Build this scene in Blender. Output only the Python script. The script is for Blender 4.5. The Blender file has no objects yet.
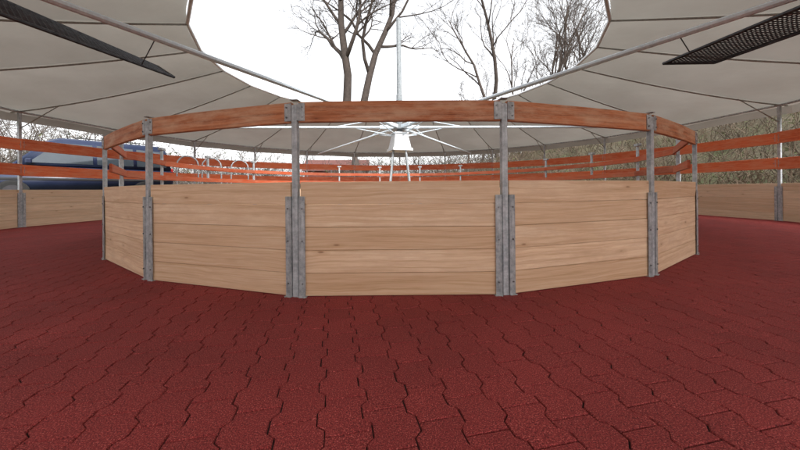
import bpy, bmesh, math, random
import numpy as np
from mathutils import Vector, Matrix, noise
random.seed(7); rng=np.random.default_rng(7)
S=bpy.context.scene; COL=S.collection
S.view_settings.view_transform='Standard'; S.view_settings.look='None'; S.view_settings.exposure=0
PI=math.pi; rad=math.radians
CY=8.76; EYE=.95; F=314.0

# ---------------------------------------------------------------- materials
def mat(name):
    m=bpy.data.materials.new(name); m.use_nodes=True
    nt=m.node_tree; b=nt.nodes['Principled BSDF']; return m,nt,b
def N(nt,t,**k):
    n=nt.nodes.new(t)
    for a,v in k.items(): setattr(n,a,v)
    return n
def L(nt,a,b): nt.links.new(a,b)
def ramp(nt,fac,stops):
    r=N(nt,'ShaderNodeValToRGB'); e=r.color_ramp.elements
    while len(e)<len(stops): e.new(.5)
    for i,(p,c) in enumerate(stops): e[i].position=p; e[i].color=(*c,1) if len(c)==3 else c
    L(nt,fac,r.inputs[0]); return r.outputs[0]
def noise_n(nt,vec,scale,detail=4,rough=.55):
    n=N(nt,'ShaderNodeTexNoise'); n.inputs['Scale'].default_value=scale
    n.inputs['Detail'].default_value=detail; n.inputs['Roughness'].default_value=rough
    if vec is not None: L(nt,vec,n.inputs['Vector'])
    return n
def mapping(nt,vec,scale=(1,1,1),loc=(0,0,0)):
    m=N(nt,'ShaderNodeMapping'); m.inputs['Scale'].default_value=scale; m.inputs['Location'].default_value=loc
    L(nt,vec,m.inputs['Vector']); return m.outputs[0]
def mixc(nt,fac,a,b,bt='MIX'):
    m=N(nt,'ShaderNodeMix'); m.data_type='RGBA'; m.blend_type=bt
    for s,v in ((0,fac),(6,a),(7,b)):
        if isinstance(v,(int,float)): m.inputs[s].default_value=v
        elif isinstance(v,tuple): m.inputs[s].default_value=(*v,1)
        else: L(nt,v,m.inputs[s])
    return m.outputs[2]
def mth(nt,op,a,b=None):
    m=N(nt,'ShaderNodeMath',operation=op)
    for i,v in enumerate((a,b)):
        if v is None: continue
        if isinstance(v,(int,float)): m.inputs[i].default_value=v
        else: L(nt,v,m.inputs[i])
    return m.outputs[0]
def bump(nt,b,h,strength=.3,dist=.01):
    n=N(nt,'ShaderNodeBump'); n.inputs['Strength'].default_value=strength; n.inputs['Distance'].default_value=dist
    L(nt,h,n.inputs['Height']); L(nt,n.outputs[0],b.inputs['Normal'])

def wood(name,dark,mid,light,knotc,knots=True,stain=None,stain_amt=0.,rough=.7,warpamt=.07,tintlo=(.87,.81,.76)):
    m,nt,b=mat(name)
    tc=N(nt,'ShaderNodeTexCoord').outputs['Object']
    at=N(nt,'ShaderNodeAttribute',attribute_name='rnd').outputs['Fac']
    oi=N(nt,'ShaderNodeObjectInfo').outputs['Random']
    seed=mth(nt,'ADD',mth(nt,'MULTIPLY',at,37.),mth(nt,'MULTIPLY',oi,91.))
    cx=N(nt,'ShaderNodeCombineXYZ'); L(nt,seed,cx.inputs[0]); L(nt,seed,cx.inputs[1])
    add=N(nt,'ShaderNodeVectorMath',operation='ADD'); L(nt,tc,add.inputs[0]); L(nt,cx.outputs[0],add.inputs[1])
    v=add.outputs[0]
    warp=noise_n(nt,mapping(nt,v,(1.0,1,3)),1.3,2).outputs['Fac']
    v2=N(nt,'ShaderNodeCombineXYZ'); sep=N(nt,'ShaderNodeSeparateXYZ'); L(nt,v,sep.inputs[0])
    L(nt,sep.outputs[0],v2.inputs[0]); L(nt,sep.outputs[1],v2.inputs[1])
    L(nt,mth(nt,'ADD',sep.outputs[2],mth(nt,'MULTIPLY',warp,warpamt)),v2.inputs[2])
    g1=noise_n(nt,mapping(nt,v2.outputs[0],(.9,8,42)),1.0,4,.55).outputs['Fac']
    g2=noise_n(nt,mapping(nt,v2.outputs[0],(4,30,230)),1.0,3,.6).outputs['Fac']
    g=mth(nt,'ADD',mth(nt,'MULTIPLY',g1,.62),mth(nt,'MULTIPLY',g2,.38))
    c=ramp(nt,g,[(.33,dark),(.5,mid),(.66,light)])
    wn=N(nt,'ShaderNodeTexWhiteNoise',noise_dimensions='1D'); L(nt,seed,wn.inputs['W'])
    tint=ramp(nt,wn.outputs['Value'],[(0,tintlo),(.5,(.97,.95,.94)),(1,(1.06,1.05,1.05))])
    c=mixc(nt,1.,c,tint,'MULTIPLY')
    if knots:
        vo=N(nt,'ShaderNodeTexVoronoi'); vo.inputs['Scale'].default_value=1.
        L(nt,mapping(nt,v,(2.1,.3,6.5)),vo.inputs['Vector'])
        k=ramp(nt,vo.outputs['Distance'],[(.035,(1,1,1)),(.075,(0,0,0))])
        k2=ramp(nt,vo.outputs['Distance'],[(.05,(.6,.6,.6)),(.22,(0,0,0))])
        c=mixc(nt,k2,c,dark); c=mixc(nt,mth(nt,'MULTIPLY',k,.75),c,knotc)
    if stain:
        st=noise_n(nt,mapping(nt,v,(1,1,3.5)),2.6,6,.7).outputs['Fac']
        sf=ramp(nt,st,[(.42,(0,0,0)),(.66,(stain_amt,)*3)])
        c=mixc(nt,sf,c,stain)
    L(nt,c,b.inputs['Base Color']); b.inputs['Roughness'].default_value=rough
    b.inputs['Specular IOR Level'].default_value=.3
    bump(nt,b,g,.25,.003)
    return m
M_plank=wood('fresh_larch_planks',(.60,.375,.21),(.81,.585,.385),(.90,.72,.53),(.27,.11,.05),True,(.66,.44,.28),.55)
M_plank_o=wood('outer_larch_planks',(.58,.41,.25),(.74,.56,.38),(.83,.68,.50),(.25,.12,.06),True,(.58,.45,.31),.5)
M_rail=wood('weathered_red_rail',(.30,.095,.04),(.58,.21,.09),(.74,.35,.18),(.12,.04,.02),True,(.68,.42,.27),.8,.6)
M_orail=wood('orange_stained_rail',(.62,.10,.035),(.80,.175,.06),(.86,.26,.11),(.2,.04,.02),False,(.80,.38,.22),.5,.6,tintlo=(.78,.68,.66))
M_irail=wood('inner_stained_rail',(.34,.055,.02),(.47,.090,.034),(.54,.14,.06),(.1,.02,.01),False,(.46,.21,.13),.5,.6,tintlo=(.66,.58,.56))

def metal(name,c1,c2,metallic=.55,rough=.5):
    m,nt,b=mat(name); tc=N(nt,'ShaderNodeTexCoord').outputs['Object']
    n=noise_n(nt,tc,18,6,.7).outputs['Fac']
    n2=noise_n(nt,mapping(nt,tc,(30,30,3)),1,4,.6).outputs['Fac']
    c=ramp(nt,mth(nt,'ADD',mth(nt,'MULTIPLY',n,.6),mth(nt,'MULTIPLY',n2,.4)),[(.38,c1),(.60,c2)])
    L(nt,c,b.inputs['Base Color']); b.inputs['Metallic'].default_value=metallic
    L(nt,ramp(nt,n,[(.3,(rough+.12,)*3),(.7,(rough-.1,)*3)]),b.inputs['Roughness'])
    bump(nt,b,n,.12,.002); return m
M_galv=metal('galvanised_steel',(.27,.30,.32),(.56,.59,.61),.15)
M_galv_d=metal('galvanised_channel',(.22,.24,.25),(.52,.54,.55),.2)
M_arm=metal('galvanised_boom',(.60,.68,.74),(.74,.82,.88),.0,.35)
M_frame=metal('canopy_steel',(.24,.24,.22),(.34,.34,.32),.0,.55)
M_white=metal('pale_coated_steel',(.55,.58,.60),(.74,.76,.78),.1,.4)
M_mast=metal('grey_mast_steel',(.16,.18,.19),(.28,.30,.31),.1,.5)
M_dark=metal('dark_mesh_steel',(.03,.03,.034),(.07,.07,.078),.3,.5)
M_bolt=metal('bolt_steel',(.15,.15,.15),(.3,.3,.3),.8,.4)

def simple(name,col,rough=.5,metallic=0,var=.15,scale=6,**k):
    m,nt,b=mat(name); tc=N(nt,'ShaderNodeTexCoord').outputs['Object']
    n=noise_n(nt,tc,scale,5).outputs['Fac']
    c=ramp(nt,n,[(.3,tuple(x*(1-var) for x in col)),(.7,tuple(min(1,x*(1+var)) for x in col))])
    L(nt,c,b.inputs['Base Color']); b.inputs['Roughness'].default_value=rough; b.inputs['Metallic'].default_value=metallic
    return m
def fabric():
    m,nt,b=mat('canopy_fabric'); tc=N(nt,'ShaderNodeTexCoord').outputs['Object']
    n=noise_n(nt,tc,.8,4,.55).outputs['Fac']
    c=ramp(nt,n,[(.33,(.315,.298,.262)),(.68,(.365,.348,.31))])
    L(nt,c,b.inputs['Base Color']); b.inputs['Roughness'].default_value=.75
    tr=N(nt,'ShaderNodeBsdfTranslucent'); L(nt,c,tr.inputs['Color'])
    mx=N(nt,'ShaderNodeMixShader'); mx.inputs[0].default_value=.22
    L(nt,b.outputs[0],mx.inputs[1]); L(nt,tr.outputs[0],mx.inputs[2])
    L(nt,mx.outputs[0],nt.nodes['Material Output'].inputs['Surface'])
    bump(nt,b,n,.35,.10); return m
M_fab=fabric()
def rubber():
    m,nt,b=mat('red_rubber_paver'); tc=N(nt,'ShaderNodeTexCoord').outputs['Object']
    at=N(nt,'ShaderNodeAttribute',attribute_name='rnd').outputs['Fac']
    sp=noise_n(nt,tc,190,2,.75).outputs['Fac']
    mid=noise_n(nt,tc,70,4,.75).outputs['Fac']
    big=noise_n(nt,tc,1.1,5,.6).outputs['Fac']
    c=ramp(nt,sp,[(.32,(.060,.008,.009)),(.46,(.205,.022,.023)),(.58,(.34,.045,.042)),(.71,(.62,.20,.17))])
    c=mixc(nt,1.,c,ramp(nt,at,[(0,(.93,.93,.93)),(1,(1.06,1.05,1.05))]),'MULTIPLY')
    c=mixc(nt,1.,c,ramp(nt,mid,[(.3,(.74,.74,.74)),(.7,(1.22,1.22,1.22))]),'MULTIPLY')
    c=mixc(nt,1.,c,ramp(nt,big,[(.3,(.86,.86,.86)),(.7,(1.1,1.1,1.1))]),'MULTIPLY')
    L(nt,c,b.inputs['Base Color']); b.inputs['Roughness'].default_value=.8; b.inputs['Specular IOR Level'].default_value=.3
    bump(nt,b,mth(nt,'ADD',sp,mth(nt,'MULTIPLY',mid,.8)),.7,.006); return m
M_rub=rubber()
M_bed=simple('paver_joint_bed',(.014,.004,.004),.95)
def ground():
    m,nt,b=mat('rough_ground'); tc=N(nt,'ShaderNodeTexCoord').outputs['Object']
    n=noise_n(nt,tc,.35,8,.65).outputs['Fac']; n2=noise_n(nt,tc,7,6,.7).outputs['Fac']
    c=ramp(nt,n,[(.35,(.07,.08,.03)),(.5,(.095,.08,.045)),(.65,(.12,.10,.07))])
    c=mixc(nt,1.,c,ramp(nt,n2,[(.3,(.55,.55,.55)),(.7,(1.3,1.3,1.3))]),'MULTIPLY')
    L(nt,c,b.inputs['Base Color']); b.inputs['Roughness'].default_value=.95; bump(nt,b,n2,.6,.08); return m
M_ground=ground()
M_bark=simple('grey_brown_bark',(.050,.037,.030),.9,0,.35,5)
M_bark2=simple('pale_twig_bark',(.068,.050,.040),.9,0,.3,5)
M_twig=simple('thicket_twigs',(.115,.083,.055),.9,0,.55,.8)
M_leaf=simple('thicket_leaves',(.080,.092,.030),.8,0,.45,.9)
M_far=simple('distant_wood_twigs',(.085,.068,.056),.9,0,.3,.2)

# ---------------------------------------------------------------- mesh helpers
class MB:
    def __init__(s): s.v=[];s.f=[];s.r=[];s.m=[]
    def add(s,vs,fs,rnd=0.,mi=0):
        o=len(s.v); s.v+= [tuple(v) for v in vs]
        for f in fs: s.f.append([i+o for i in f]); s.r.append(rnd); s.m.append(mi)
    def box(s,c,d,rot=0.,rnd=None,mi=0,ch=0.,M=None):
        if rnd is None: rnd=random.random()
        x,y,z=[q/2 for q in d]
        if ch<=0:
            vs=[(i*x,j*y,k*z) for k in(-1,1) for j in(-1,1) for i in(-1,1)]
            fs=[(0,2,3,1),(4,5,7,6),(0,1,5,4),(2,6,7,3),(0,4,6,2),(1,3,7,5)]
        else:
            bm=bmesh.new(); bmesh.ops.create_cube(bm,size=1)
            for v in bm.verts: v.co=Vector((v.co.x*d[0],v.co.y*d[1],v.co.z*d[2]))
            bmesh.ops.bevel(bm,geom=bm.edges[:],offset=ch,segments=1,affect='EDGES')
            bm.verts.index_update(); vs=[v.co.copy() for v in bm.verts]; fs=[[v.index for v in f.verts] for f in bm.faces]; bm.free()
        R=Matrix.Rotation(rot,3,'Z') if M is None else M
        s.add([R@Vector(v)+Vector(c) for v in vs],fs,rnd,mi)
    def tube(s,pts,rs,n=8,rnd=0.,mi=0,cap=True,closed=False):
        pts=[Vector(p) for p in pts]; k=len(pts)
        if isinstance(rs,(int,float)): rs=[rs]*k
        vs=[];fs=[]; ref=None
        for i,p in enumerate(pts):
            if closed: d=pts[(i+1)%k]-pts[i-1]
            else: d=pts[min(i+1,k-1)]-pts[max(i-1,0)]
            d=d.normalized() if d.length>1e-9 else Vector((0,0,1))
            if ref is None: ref=Vector((0,0,1)) if abs(d.z)<.9 else Vector((1,0,0))
            u=d.cross(ref)
            if u.length<1e-5: u=d.cross(Vector((1,.3,0)))
            u.normalize(); w=d.cross(u)
            for j in range(n):
                a=2*PI*(j+.5)/n; vs.append(p+(u*math.cos(a)+w*math.sin(a))*rs[i])
        for i in range(k if closed else k-1):
            i2=(i+1)%k
            for j in range(n): fs.append((i*n+j,i*n+(j+1)%n,i2*n+(j+1)%n,i2*n+j))
        if cap and not closed: fs.append(tuple(range(n))[::-1]); fs.append(tuple((k-1)*n+j for j in range(n)))
        s.add(vs,fs,rnd,mi)
    def mesh(s,name,mats,smooth=False):
        me=bpy.data.meshes.new(name); me.from_pydata(s.v,[],s.f)
        for m in mats: me.materials.append(m)
        a=me.attributes.new('rnd','FLOAT','FACE'); a.data.foreach_set('value',s.r)
        me.polygons.foreach_set('material_index',s.m)
        if smooth: me.polygons.foreach_set('use_smooth',[True]*len(s.f))
        me.update(); return me
def obj(name,me=None,parent=None,loc=None,rz=None,**p):
    o=bpy.data.objects.new(name,me); COL.objects.link(o)
    if parent: o.parent=parent
    if loc is not None: o.location=loc
    if rz is not None: o.rotation_euler=(0,0,rz)
    for k,v in p.items(): o[k]=v
    return o

# ---------------------------------------------------------------- terrain
def ss(t): t=max(0,min(1,t)); return t*t*(3-2*t)
def hgt(x,y):
    r=math.hypot(x,y)
    if r<11.3: return -.05
    az=math.degrees(math.atan2(y,x))
    w=ss((88-az)/45)*ss((az+75)/35)
    h=-.05+ss((r-11.3)/1.5)*(.62+w*5.4*ss((r-12.3)/14)+ .25*noise.noise(Vector((x*.12,y*.12,0))))
    h+= 5*ss((r-60)/250)*(.6+.6*noise.noise(Vector((x*.01,y*.01,3))))
    return h
rs=[0,3,6,9,11,11.3]+[11.3+.25*i for i in range(1,9)]+[13.5+.8*i for i in range(22)]+[32,36,42,50,60,75,95,130,180,260,400,700]
na=144; vs=[(0,0,-.05)];fs=[]
for r in rs[1:]:
    for j in range(na):
        a=2*PI*j/na; x,y=r*math.cos(a),r*math.sin(a); vs.append((x,y,hgt(x,y)))
for j in range(na): fs.append((0,1+j,1+(j+1)%na))
for i in range(len(rs)-2):
    for j in range(na):
        a=1+i*na+j;b=1+i*na+(j+1)%na; fs.append((a,a+na,b+na,b))
me=bpy.data.meshes.new('terrain'); me.from_pydata(vs,[],fs); me.materials.append(M_ground)
me.polygons.foreach_set('use_smooth',[True]*len(fs)); obj('ground',me,kind='structure')

# ---------------------------------------------------------------- pavers
R_IN=6.0; R_OUT=10.6
bed=MB(); n=96
for i in range(n):
    a=2*PI*i/n;b=2*PI*(i+1)/n; r0,r1=5.75,10.78
    bed.add([(r0*math.cos(a),r0*math.sin(a),-.010),(r1*math.cos(a),r1*math.sin(a),-.010),(r1*math.cos(b),r1*math.sin(b),-.010),(r0*math.cos(b),r0*math.sin(b),-.010)],[(0,1,2,3)])
obj('path_bed',bed.mesh('path_bed',[M_bed]),kind='structure')
def pave():
    W=.188; Lg=.222; A=.0165
    def f(t):
        t%=1.
        P=[(0,0),(.07,1),(.43,1),(.57,-1),(.93,-1),(1,0)]
        for (a,x),(b,y) in zip(P,P[1:]):
            if a<=t<=b: return x+(y-x)*(t-a)/(b-a)
    tiles=[]
    for odd in (0,1):
        t0=.25+.5*odd; out=[]
        ts=[t0,]+[t for t in sorted([k+q for k in (0,1,2) for q in(.07,.43,.57,.93)]) if t0+.02<t<t0+.98]
        out.append((A*f(t0),0))
        for t in ts: out.append((W+A*f(t),(t-t0)*Lg))
        out.append((W+A*f(t0+1),Lg)); out.append((A*f(t0+1),Lg))
        for t in reversed(ts[1:]): out.append((A*f(t),(t-t0)*Lg))
        tiles.append(np.array(out))
    V=[];Fc=[];Rn=[];off=0
    rot=rad(12); c,s=math.cos(rot),math.sin(rot)
    nx=int(11.4/W);ny=int(11.4/Lg)
    for i in range(-nx,nx):
        T=tiles[i%2]; cen=T.mean(0); nn=len(T)
        for j in range(-ny,ny+1):
            ox,oy=i*W, j*Lg+(.5*Lg if i%2 else 0)
            px,py=ox+W/2,oy+Lg/2; r=math.hypot(px,py)
            if r<5.81 or r>10.72: continue
            g=rng.normal(0,.0006,2); P=T+[ox,oy]+g; cc=cen+[ox,oy]+g
            z0=rng.normal(0,.0005); tx,ty=rng.normal(0,.003,2)
            rings=[]
            for ins,dz in ((.0066,0.),(.0030,-.0035),(.0026,-.012)):
                Q=cc+(P-cc)*np.array([1-2*ins/W,1-2*ins/Lg])
                z=z0+dz+(Q[:,0]-cc[0])*tx+(Q[:,1]-cc[1])*ty
                rings.append(np.column_stack([Q[:,0]*c-Q[:,1]*s,Q[:,0]*s+Q[:,1]*c,z]))
            V.append(np.vstack(rings)); rr=rng.random()
            Fc.append([off+q for q in range(nn)]); Rn.append(rr)
            for a in (0,1):
                for q in range(nn):
                    q2=(q+1)%nn
                    Fc.append((off+(a+1)*nn+q,off+(a+1)*nn+q2,off+a*nn+q2,off+a*nn+q)); Rn.append(rr)
            off+=3*nn
    V=np.vstack(V); me=bpy.data.meshes.new('pavers'); me.from_pydata(V.tolist(),[],Fc)
    me.attributes.new('rnd','FLOAT','FACE').data.foreach_set('value',Rn)
    me.materials.append(M_rub); return me
obj('pavement',pave(),kind='structure')

# ---------------------------------------------------------------- fences
H=1.03
def plank_mesh(name,length,nb,th,m,z0=.004,top=H):
    mb=MB(); hgh=(top-z0)/nb
    for i in range(nb):
        mb.box((random.uniform(-.002,.002),random.uniform(-.003,.003),z0+hgh*(i+.5)),(length,th,hgh-.003),ch=.0035)
    return mb.mesh(name,[m])
def channel_post(name,alpha,top,chtop,size=.054):
    mb=MB(); fl=.058
    mb.box((0,0,top/2-.01),(size,.05,top+.02),ch=.004)
    for s in(-1,1):
        R=Matrix.Rotation(-s*alpha,3,'Z')
        def bx(c,d): mb.box(R@Vector(c),d,M=R,mi=1,ch=.0012)
        x0=size/2+.004
        bx((s*(x0+.003),0,chtop/2),(.006,.060,chtop+.02))
        for y in(-.033,.033): bx((s*(x0+fl/2),y,chtop/2),(fl,.006,chtop+.02))
        bx((s*(x0+.033),.0,-.0),(.07,.10,.012))
        for z in (.12,.5,chtop-.1):
            mb.tube([R@Vector((s*(x0+.032),.036,z)),R@Vector((s*(x0+.032),.045,z))],.008,6,mi=2)
    return mb
al=PI/20; W=2*R_IN*math.sin(al); RC=R_IN*math.cos(al)
walls=[plank_mesh('plank_wall',W-.09,5,.036,M_plank) for _ in range(4)]
rails=[];frails=[]
for _ in range(5):
    q=MB(); nseg=8; Lr=W-.070; zc=1.655; hh=.092; th=.0225; vs=[];fs=[]
    for i in range(nseg+1):
        x=-Lr/2+Lr*i/nseg; bow=.022*(1-(2*x/Lr)**2)
        for (yy,zz) in ((-th,-hh+.006),(-th+.006,-hh),(th-.006,-hh),(th,-hh+.006),(th,hh-.006),(th-.006,hh),(-th+.006,hh),(-th,hh-.006)): vs.append((x,bow+yy,zc+zz))
    for i in range(nseg):
        for j in range(8): fs.append((i*8+j,(i+1)*8+j,(i+1)*8+(j+1)%8,i*8+(j+1)%8))
    fs.append(tuple(range(8))); fs.append(tuple(nseg*8+j for j in range(8))[::-1])
    q.add(vs,fs,random.random()); rails.append(q.mesh('top_rail',[M_rail]))
    q=MB(); q.box((0,-.06,1.66+random.uniform(-.01,.01)),(W-.02,.035,.12),ch=.005); a=q.mesh('rail',[M_irail])
    q=MB(); q.box((0,-.06,1.30+random.uniform(-.01,.01)),(W-.02,.035,.12),ch=.005); frails.append((a,q.mesh('rail',[M_irail])))
near=channel_post('post',al,1.72,.89)
for s in (-1,1):
    R=Matrix.Rotation(-s*al,3,'Z')
    for y in(-.03,.03): near.box(R@Vector((s*.058,y,1.655)),(.07,.006,.16),M=R,mi=1,ch=.001)
    for z in (1.61,1.70): near.tube([R@Vector((s*.07,.033,z)),R@Vector((s*.07,.043,z))],.008,6,mi=2)
near.box((0,0,1.765),(.07,.066,.006),mi=1)
near_me=near.mesh('post',[M_galv,M_galv_d,M_bolt])
far=channel_post('post',al,1.98,.89)
far.box((0,0,2.02),(.17,.09,.06),mi=1,ch=.003)
far_me=far.mesh('post',[M_galv,M_galv_d,M_bolt])
for k in range(20):
    phi=-PI/2+k*2*al; nearbay = k in (0,1,2,18,19)
    loc=(RC*math.cos(phi),RC*math.sin(phi),0)
    e=obj('ring_fence',None,None,loc,phi-PI/2,category='fence',group='inner ring fence bays',
        label='light wooden plank fence bay with reddish top rail' if nearbay else 'light wooden plank fence bay with orange stained rails')
    obj('plank_wall',walls[k%4],e)
    if nearbay: obj('top_rail',rails[k%5],e)
    else: obj('upper_rail',frails[k%5][0],e); obj('lower_rail',frails[k%5][1],e)
    pv=phi+al; nearpost = k in(0,1,2,17,18,19)
    e=obj('fence_post',None,None,(R_IN*math.cos(pv),R_IN*math.sin(pv),0),pv-PI/2,category='fence post',group='inner ring fence posts',
        label='galvanised steel post clamping fence planks and top rail' if nearpost else 'galvanised steel fence post with empty bracket on top')
    obj('post_profile',near_me if nearpost else far_me,e)
NO=24; ao=PI/NO; WO=2*R_OUT*math.sin(ao); RO=R_OUT*math.cos(ao)
walls=[plank_mesh('plank_wall',WO-.10,5,.04,M_plank_o,top=1.05) for _ in range(4)]
ra=[]
for z in (2.31,1.60):
    for _ in range(3):
        q=MB(); q.box((0,-.055,z+random.uniform(-.012,.012)),(WO-.012,.04,.315),ch=.006); ra.append(q.mesh('rail',[M_orail]))
po=channel_post('post',ao,3.22,.95,.075)
po.box((0,0,3.225),(.2,.16,.012),mi=1)
for z in(2.31,1.60):
    for s in (-1,1):
        po.box((s*.07,-.079,z),(.07,.005,.2),mi=1)
        po.tube([(s*.07,-.081,z),(s*.07,-.09,z)],.011,6,mi=2)
po_me=po.mesh('post',[M_galv,M_galv_d,M_bolt])
q=MB(); q.box((0,0,1.78),(.05,.05,1.42),ch=.004); q.box((0,-.0,2.50),(.08,.08,.02)); stud=q.mesh('stud',[M_galv])
for k in range(NO):
    phi=(k+.5)*2*ao
    e=obj('outer_fence',None,None,(RO*math.cos(phi),RO*math.sin(phi),0),phi-PI/2,category='fence',group='outer ring fence bays',
      label='wooden plank fence bay with two orange stained rails')
    obj('plank_wall',walls[k%4],e); obj('upper_rail',ra[k%3],e); obj('lower_rail',ra[3+k%3],e)
    if 40<math.degrees(phi)<150: obj('stud',stud,e)
    pv=k*2*ao
    e=obj('canopy_post',None,None,(R_OUT*math.cos(pv),R_OUT*math.sin(pv),0),pv-PI/2,category='post',group='outer ring canopy posts',
      label='tall galvanised post carrying canopy edge and fence rails')
    obj('post_profile',po_me,e)

# ---------------------------------------------------------------- canopy
ri,zi,ro,zo=4.9,4.35,10.95,3.22
can=obj('ring_canopy',None,None,(0,0,0),label='grey beige fabric ring canopy on radial steel rafters',category='canopy')
V=[];Fq=[]; nr=12; ns=8; cols=NO*ns
for j in range(cols):
    u=(j%ns)/ns
    a=(j//ns+u)*2*ao
    pf=math.cos(ao)/math.cos((u-.5)*2*ao)
    for i in range(nr+1):
        t=i/nr; r=(ri+(ro-ri)*t)*pf
        z=zi+(zo-zi)*t+.13*math.sin(PI*u)*(.2+.8*math.sin(PI*t))-.10*math.sin(PI*t)
        if i==0: r+= .05*math.sin(PI*u)
        V.append((r*math.cos(a),r*math.sin(a),z))
    V.append((V[-1][0]*1.002,V[-1][1]*1.002,V[-1][2]-.22))
nr1=nr+1
for j in range(cols):
    j2=(j+1)%cols
    for i in range(nr1): Fq.append((j*(nr1+1)+i,j*(nr1+1)+i+1,j2*(nr1+1)+i+1,j2*(nr1+1)+i))
me=bpy.data.meshes.new('fabric'); me.from_pydata(V,[],Fq); me.materials.append(M_fab)
me.polygons.foreach_set('use_smooth',[i%nr1!=nr for i in range(len(Fq))])
bm=bmesh.new(); bm.from_mesh(me); bm.edges.ensure_lookup_table()
for e_ in bm.edges:
    a,b=e_.verts[0].index,e_.verts[1].index
    if abs(a-b)==1 and (a//(nr1+1))==(b//(nr1+1)) and (a//(nr1+1))%ns==0: e_.smooth=False
bm.to_mesh(me); bm.free()
obj('fabric_roof',me,can)
q=MB(); q.tube([((ri-.02)+(ro-.1-ri)*i/8,0,zi+(zo-zi)*i/8-.035-.10*math.sin(PI*i/8)+(.02 if i==8 else 0)) for i in range(9)],.018,8)
q.tube([(R_OUT,0,2.75),(R_OUT-1.15,0,zi+(zo-zi)*((R_OUT-1.15-ri)/(ro-ri))-.10)],.014,6)
rm=q.mesh('rafter',[M_frame],True)
for k in range(NO): obj('rafter',rm,can,(0,0,0),k*2*ao)
q=MB(); q.tube([(ri*math.cos(2*ao*k),ri*math.sin(2*ao*k),zi-.02) for k in range(NO)],.035,8,closed=True); obj('inner_hoop',q.mesh('hoop',[M_white],True),can)
q=MB(); q.tube([(R_OUT*math.cos(2*ao*k),R_OUT*math.sin(2*ao*k),3.22) for k in range(NO)],.03,8,closed=True); obj('outer_hoop',q.mesh('hoop',[M_galv],True),can)

# ---------------------------------------------------------------- horse walker
hw=obj('horse_walker',None,None,(0,0,0),label='pale steel horse walker tower with six radial arms',category='horse walker')
q=MB()
def frustum(w0,w1,z0,z1,rot):
    vs=[]
    for w,z in((w0,z0),(w1,z1)):
        for a in range(4):
            t=rot+PI/4+a*PI/2; vs.append((w*.7071*math.cos(t),w*.7071*math.sin(t),z))
    q.add(vs,[(3,2,1,0),(4,5,6,7)]+[(i,(i+1)%4,4+(i+1)%4,4+i) for i in range(4)])
frustum(.58,.56,2.03,2.10,.35); frustum(.50,.36,2.10,2.50,.35); frustum(.40,.40,2.50,2.54,.35)
obj('motor_hood',q.mesh('hood',[M_white]),hw)
q=MB(); q.tube([(0,0,2.55),(0,0,3.6),(0,0,3.62),(0,0,5.72),(0,0,5.75)],[.085,.085,.07,.065,.03],12)
q.box((0,0,2.66),(.36,.36,.05),rot=.3,ch=.01)
obj('mast',q.mesh('mast',[M_mast]),hw)
q=MB(); q.tube([(.24,0,2.05),(.55,0,0)],.03,8); q.box((.56,0,.005),(.18,.18,.015)); lg=q.mesh('leg',[M_galv])
for k in range(4): obj('leg',lg,hw,(0,0,0),rad(45+90*k))
q=MB(); q.tube([(.2,0,2.70),(7.3,0,2.70)],.036,8)
q.tube([(.1,0,3.0),(1.7,0,2.73)],.012,6)
q.tube([(.1,0,2.45),(1.2,0,2.67)],.014,6)
q.box((.35,0,2.70),(.4,.1,.1),ch=.01)
am=q.mesh('arm',[M_arm])
def gate(P00,P10,P01,P11,nu=64,nv=12):
    P=[Vector(p) for p in(P00,P10,P01,P11)]
    B=lambda u,v:(P[0]*(1-u)+P[1]*u)*(1-v)+(P[2]*(1-u)+P[3]*u)*v
    g=MB()
    for a,b in(((0,0),(1,0)),((1,0),(1,1)),((1,1),(0,1)),((0,1),(0,0))): g.tube([B(*a),B(*b)],.018,6)
    for i in range(1,nu): g.tube([B(i/nu,0),B(i/nu,1)],.0055,4)
    for i in range(1,nv): g.tube([B(0,i/nv),B(1,i/nv)],.0055,4)
    return g,B
def W3(X,D,z): return Vector((X,D-CY,z+EYE))
arms=[-90+32+60*k for k in range(6)]
for i,a in enumerate(arms):
    ar=obj('arm',am,hw,(0,0,0),rad(a))
    Rm=Matrix.Rotation(-rad(a),3,'Z')
    if i==5: pts=[W3(-2.94,4.1,1.5),W3(-3.62,1.5,1.5),W3(-3.40,4.43,1.77),W3(-3.85,1.6,1.79)]
    elif i==0: pts=[W3(3.45,4.1,1.62),W3(3.75,1.9,1.62),W3(3.80,3.78,1.50),W3(4.08,1.9,1.50)]
    else: continue
    pts=[Rm@p for p in pts]
    g,B=gate(*pts)
    for u in(.15,.6):
        b=B(u,0); g.tube([b,Vector((b.x,0,2.68))],.006,5)
    obj('mesh_gate',g.mesh('gate',[M_dark]),ar)

# ---------------------------------------------------------------- hoop barriers
q=MB()
pts=[(-.28,0,0),(-.28,0,1.8)]+[(-.28*math.cos(t),0,1.85+.28*math.sin(t)) for t in [PI*i/8 for i in range(9)]]+[(.28,0,1.8),(.28,0,0)]
q.tube(pts,.022,8)
for z in(.5,.95,1.4): q.tube([(-.28,0,z),(.28,0,z)],.014,6)
hm=q.mesh('hoop',[M_galv],True)
for px,D in((188,9.9),(212,10.6),(240,11.4)):
    e=obj('hoop_barrier',None,None,((px-400)/F*D,D-CY,-.05),rad(35),label='grey tubular steel hoop barrier with round top',category='barrier',group='tubular hoop barriers')
    obj('hoop_frame',hm,e)

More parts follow.
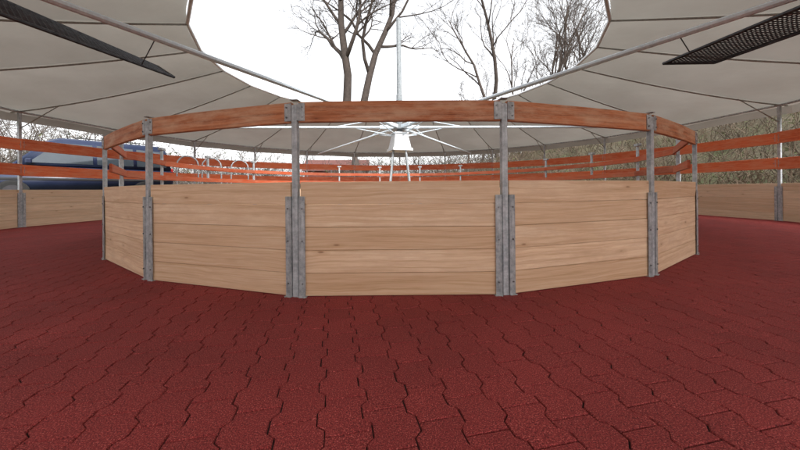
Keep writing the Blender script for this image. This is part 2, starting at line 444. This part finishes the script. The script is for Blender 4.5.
# ---------------------------------------------------------------- vehicles
M_glass=simple('vehicle_glass',(.04,.05,.06),.08,.3,.1); M_tyre=simple('tyre_rubber',(.02,.02,.02),.9)
M_rim=simple('alloy_rim',(.09,.09,.10),.4,.7); M_lamp=simple('headlamp_lens',(.75,.78,.8),.12); M_trim=simple('black_trim',(.02,.02,.022),.6)
M_red=simple('tail_lens',(.45,.02,.02),.2)
def vehicle(name,paint,loc,rz,label,cat,sc):
    e=obj(name,None,None,loc,rz,label=label,category=cat); e.scale=(sc,)*3
    wl=lambda z:.95-.19*max(0,(z-1.12))/.95
    def prism(prof,wf,bev):
        bm=bmesh.new(); Lv=[bm.verts.new((x,wf(z),z)) for x,z in prof]; Rv=[bm.verts.new((x,-wf(z),z)) for x,z in prof]
        bm.faces.new(Lv); bm.faces.new(Rv[::-1]); k=len(prof)
        for i in range(k): bm.faces.new((Lv[i],Rv[i],Rv[(i+1)%k],Lv[(i+1)%k]))
        bmesh.ops.recalc_face_normals(bm,faces=bm.faces)
        bmesh.ops.bevel(bm,geom=bm.edges[:],offset=bev,segments=3,affect='EDGES',clamp_overlap=True)
        me=bpy.data.meshes.new('b'); bm.to_mesh(me); bm.free(); me.polygons.foreach_set('use_smooth',[True]*len(me.polygons)); me.materials.append(paint); return me
    obj('body',prism([(-2.35,.35),(-2.42,.7),(-2.38,1.14),(1.5,1.16),(2.15,1.02),(2.42,.82),(2.45,.4),(2.3,.3),(-2.2,.3)],lambda z:.95,.06),e)
    obj('cabin',prism([(-2.36,1.10),(-2.22,1.85),(-2.05,2.02),(.55,2.05),(.85,1.95),(1.62,1.10)],wl,.05),e)
    for pl in ([(-2.18,1.22),(-2.08,1.80),(-1.3,1.84),(-1.3,1.22)],[(-1.2,1.22),(-1.2,1.84),(-.25,1.87),(-.25,1.22)],[(-.15,1.22),(-.15,1.87),(.62,1.87),(1.25,1.22)]):
        for s in(-1,1):
            g=MB()
            vs=[(x,s*(wl(z)+.008),z) for x,z in pl]+[(x,s*(wl(z)-.01),z) for x,z in pl]
            g.add(vs,[(0,1,2,3),(7,6,5,4),(0,4,5,1),(1,5,6,2),(2,6,7,3),(3,7,4,0)])
            obj('side_window',g.mesh('w',[M_glass]),e)
    g=MB(); g.add([(1.60,-.80,1.20),(1.60,.80,1.20),(.93,.68,1.92),(.93,-.68,1.92)],[(0,1,2,3)]); obj('windscreen',g.mesh('w',[M_glass]),e)
    wm=MB(); wm.tube([(0,-.11,0),(0,-.10,0),(0,.10,0),(0,.11,0)],[.29,.34,.34,.29],24); wm=wm.mesh('t',[M_tyre])
    rm_=MB(); rm_.tube([(0,-.115,0),(0,.115,0)],.2,16); rm_=rm_.mesh('r',[M_rim])
    for x in(-1.5,1.55):
        for s in(-1,1):
            w=obj('wheel',None,e,(x,s*.87,.34)); obj('tyre',wm,w); obj('rim',rm_,w)
    for s in(-1,1):
        g=MB(); g.box((2.30,s*.70,.86),(.26,.34,.17),ch=.04); obj('headlight',g.mesh('l',[M_lamp]),e)
        g=MB(); g.box((1.25,s*1.05,1.25),(.14,.2,.16),ch=.03); obj('wing_mirror',g.mesh('l',[paint]),e)
        g=MB(); g.box((-2.38,s*.8,1.0),(.1,.14,.4),ch=.03); obj('tail_light',g.mesh('l',[M_red]),e)
        g=MB(); g.box((-.1,s*.955,.72),(4.2,.03,.07),ch=.01); obj('side_moulding',g.mesh('l',[M_trim]),e)
        for x in(-.1,-1.15):
            g=MB(); g.box((x,s*.965,1.02),(.18,.03,.03),ch=.008); obj('door_handle',g.mesh('l',[M_trim]),e)
        g=MB(); g.tube([(-1.9,s*.68,2.09),(.3,s*.68,2.09)],.018,6); obj('roof_rail',g.mesh('l',[M_trim]),e)
    g=MB(); g.box((2.44,0,.45),(.12,1.7,.2),ch=.04); obj('bumper',g.mesh('l',[M_trim]),e)
    return e
def paint(name,c):
    m,nt,b=mat(name); tc=N(nt,'ShaderNodeTexCoord').outputs['Object']
    n=noise_n(nt,tc,3,6).outputs['Fac']
    L(nt,ramp(nt,n,[(.3,c),(.8,tuple(min(1,x*1.15+.01) for x in c))]),b.inputs['Base Color'])
    b.inputs['Roughness'].default_value=.4; b.inputs['Coat Weight'].default_value=.25; return m
def at(px,D): X=(px-400)/F*D; y=D-CY; return X,y
vehicle('parked_van',paint('navy_paint',(.006,.014,.045)),(-13.25,13.1-CY,.6),math.atan2(-4.1,-3.2),'dark blue van parked beyond the outer fence','van',1.2)

# ---------------------------------------------------------------- barn
bx,by=at(338,60); g0=hgt(bx,by)
e=obj('barn',None,None,(bx,by,g0-.1),rad(4),label='low barn with brick red walls and roof',category='barn')
M_wallr=simple('red_wall',(.13,.045,.035),.85,0,.25,2); M_roofr=simple('red_roof',(.11,.042,.035),.8,0,.25,4)
q=MB(); q.box((0,0,2),(11,6,4)); obj('wall',q.mesh('w',[M_wallr]),e)
q=MB(); q.add([(-6,-3.5,3.95),(6,-3.5,3.95),(6,0,6.2),(-6,0,6.2),(6,3.5,3.95),(-6,3.5,3.95)],[(0,1,2,3),(3,2,4,5),(0,3,5),(1,4,2),(0,5,4,1)]); obj('roof',q.mesh('r',[M_roofr]),e)
for x in(-4,-1,2):
    q=MB(); q.box((x,-3.02,2.2),(1.1,.08,1)); q.box((x,-3.03,1.66),(1.3,.14,.08)); obj('window',q.mesh('w',[M_glass]),e)
q=MB(); q.box((4.4,-3.03,1.4),(1.8,.1,2.8)); obj('door',q.mesh('d',[M_trim]),e)

# ---------------------------------------------------------------- trees
def tree_meshes(seed,Ht,r0,levels=5,spread=.55,fork=None,mats=M_bark,nch=(6,8)):
    R=random.Random(seed); tr=MB(); cr=MB()
    def chain(p,d,Ln,r,lv,tgt,up):
        ns={0:9,1:7,2:5,3:4}.get(lv,3); pts=[p.copy()];rsx=[r]; dd=d.normalized()
        for i in range(ns):
            j=.12 if lv==0 else .22
            dd=(dd+Vector((R.gauss(0,j),R.gauss(0,j),R.gauss(0,j)*.6+up))).normalized()
            p=p+dd*(Ln/ns); pts.append(p.copy()); rsx.append(max(.009,r*(1-(i+1)/ns*(.72 if lv==0 else .75))))
        tgt.tube(pts,rsx,{0:10,1:6,2:5}.get(lv,3),cap=lv<2,rnd=R.random())
        return pts,rsx,dd
    def rec(p,d,Ln,r,lv,tgt):
        pts,rsx,dd=chain(p,d,Ln,r,lv,tgt,.035 if lv<3 else .02)
        if lv>=levels: return
        nb=R.randint(*nch) if lv<3 else R.randint(3,5)
        if lv==0: nb+=4
        for b in range(nb):
            t=(.32 if lv==0 else .2)+(.68 if lv==0 else .8)*((b+R.random())/nb)
            i=min(len(pts)-2,int(t*(len(pts)-1))); fr=t*(len(pts)-1)-i
            q=pts[i].lerp(pts[i+1],min(1,fr)); ax=(pts[i+1]-pts[i]).normalized()
            pe=ax.cross(Vector((R.gauss(0,1),R.gauss(0,1),R.gauss(0,1)))).normalized()
            nd=ax*math.cos(spread*R.uniform(.7,1.5))+pe*math.sin(spread*R.uniform(.8,1.5))
            nd.z+=.12
            rr=rsx[i]*R.uniform(.42,.68)
            rec(q,nd,Ln*R.uniform(.38,.6)*(1.15-.55*t if lv==0 else 1.1-.4*t),max(.013,rr),lv+1,cr)
    if fork:
        pts,rsx,dd=chain(Vector((0,0,0)),Vector((0,0,1)),Ht*.18,r0,1,tr,.1)
        for s in(-1,1): rec(pts[-1]-Vector((0,0,.2)),Vector((s*.20,R.uniform(-.1,.1),1)),Ht*.82,r0*.72*(1 if s<0 else .85),0,tr)
    else: rec(Vector((0,0,0)),Vector((R.gauss(0,.04),0,1)),Ht,r0,0,tr)
    return tr.mesh('trunk',[mats],True),cr.mesh('crown',[mats],True)
T={ 'big':tree_meshes(11,21,.52,4,.66,True,M_bark,(6,8)),
    'a':tree_meshes(3,19,.24,4,.42,None,M_bark2,(4,6)),
    'b':tree_meshes(5,17,.2,4,.36,None,M_bark2,(4,6)),
    'v':tree_meshes(9,18,.28,4,.45,True,M_bark,(4,5)),
    's':tree_meshes(21,11,.15,4,.6,None,M_bark2,(4,5))}
def tree(kind,px,D,sc=1,rz=0,label='slender bare tree with fine grey twigs',group='bare trees behind the canopy'):
    x,y=at(px,D); t,c=T[kind]
    e=obj('bare_tree',None,None,(x,y,hgt(x,y)-.1),rz,label=label,category='tree',group=group); e.scale=(sc,)*3
    obj('trunk',t,e); obj('crown',c,e)
tree('big',364,23,1.0,.15,'large forked bare tree with thick spreading limbs')
RR=random.Random(4)
for k,px,D,sc in (('v',500,30,1.05),('s',466,38,.95),('b',478,48,.9),('a',546,36,.9),('b',558,40,1.05),('a',570,38,1.0),('s',538,42,1.2),('b',583,36,1.0),('b',596,40,1.0),('a',607,38,1.0),
    ('s',640,40,1.2),('b',680,34,.9),('a',720,38,.9),('s',760,30,1),('b',800,34,.9),('s',520,46,1.2),('a',590,52,1.15),('s',446,60,1),('b',526,38,.9),
    ('s',30,52,1.0),('s',62,60,1.1),('s',92,55,.9),('s',8,46,.9),('s',-30,44,.9),('s',300,80,1),('s',270,75,.8),('s',120,70,1.1),('s',420,75,1),('s',320,70,.9),('s',45,42,.8),
    ('s',18,34,.75),('s',74,38,.8),('s',104,40,.75),('s',-8,32,.7),('s',55,30,.65)):
    tree(k,px,D,sc,RR.uniform(0,6.28))

# ---------------------------------------------------------------- thicket
def thicket(n,sampler,hmin,hmax,rr,leafp,ls):
    R=random.Random(n); q=MB()
    for _ in range(n):
        x,y=sampler(R); z=hgt(x,y)-.1; h=R.uniform(hmin,hmax)*(.5+1.3*abs(noise.noise(Vector((x*.35,y*.35,1)))) *1.6)
        d=Vector((R.gauss(0,.35),R.gauss(0,.35),1)); p=Vector((x,y,z)); pts=[p.copy()]
        for i in range(4):
            d=(d+Vector((R.gauss(0,.25),R.gauss(0,.25),-.05))).normalized(); p=p+d*h/4; pts.append(p.copy())
        q.tube(pts,[rr,rr*.8,rr*.6,rr*.4,rr*.25],3,cap=False)
        lf=leafp*(1 if noise.noise(Vector((x*.25,y*.25,7)))>.05 else .25)
        for s in range(4):
            i=R.randint(1,4); e=pts[i]+Vector((R.gauss(0,1),R.gauss(0,1),R.uniform(.1,1.2))).normalized()*h*.28
            q.tube([pts[i],(pts[i]+e)/2+Vector((0,0,.03*h)),e],[rr*.5,rr*.4,rr*.2],3,cap=False)
            if R.random()<lf:
                for l in range(4):
                    c=pts[i].lerp(e,R.random()); u=Vector((R.gauss(0,1),R.gauss(0,1),R.gauss(0,1))).normalized()*ls; w=u.cross(Vector((R.gauss(0,1),R.gauss(0,1),R.gauss(0,1)))).normalized()*ls*.6
                    q.add([c-u,c+w,c+u,c-w],[(0,1,2,3)],0,1)
    return q
def sam1(R):
    a=rad(R.uniform(-18,80)); r=12.9+17*R.random()**1.3; return r*math.cos(a),r*math.sin(a)
obj('hillside_thicket',thicket(4800,sam1,.8,2.3,.018,.45,.045).mesh('t',[M_twig,M_leaf]),kind='stuff')
def sam2(R):
    a=rad(R.uniform(45,178)); r=30+26*R.random()
    if 105<math.degrees(a)<116: r+=28
    return r*math.cos(a),r*math.sin(a)
obj('distant_thicket',thicket(4200,sam2,3.6,6.0,.045,.2,.12).mesh('t',[M_far,M_leaf]),kind='stuff')

# ---------------------------------------------------------------- light
w=bpy.data.worlds.new('World'); S.world=w; w.use_nodes=True; nt=w.node_tree; bg=nt.nodes['Background']
sky=N(nt,'ShaderNodeTexSky'); sky.sky_type='NISHITA'; sky.sun_disc=False; sky.sun_elevation=rad(48); sky.sun_rotation=rad(150); sky.dust_density=4; sky.air_density=1
hs=N(nt,'ShaderNodeHueSaturation'); hs.inputs['Saturation'].default_value=.10; hs.inputs['Value'].default_value=3.2
L(nt,sky.outputs[0],hs.inputs['Color']); L(nt,hs.outputs[0],bg.inputs[0]); bg.inputs[1].default_value=.15
sd=bpy.data.lights.new('sun','SUN'); sd.energy=1.0; sd.angle=rad(22); sd.color=(1,.97,.93)
so=obj('sun',sd); az=rad(150); el=rad(48)
dirv=Vector((math.sin(az)*math.cos(el),math.cos(az)*math.cos(el),math.sin(el)))
so.rotation_euler=(-dirv).to_track_quat('-Z','Y').to_euler()
# ---------------------------------------------------------------- camera
cd=bpy.data.cameras.new('camera'); cd.sensor_width=36; cd.lens=F/800*36; cd.shift_y=-35/800; cd.clip_end=2000; cd.clip_start=.05
co=obj('camera',cd); co.matrix_world=Matrix.Translation((0,-CY,EYE))@Matrix.Rotation(rad(90),4,'X')@Matrix.Rotation(rad(-.5),4,'Z')
S.camera=co
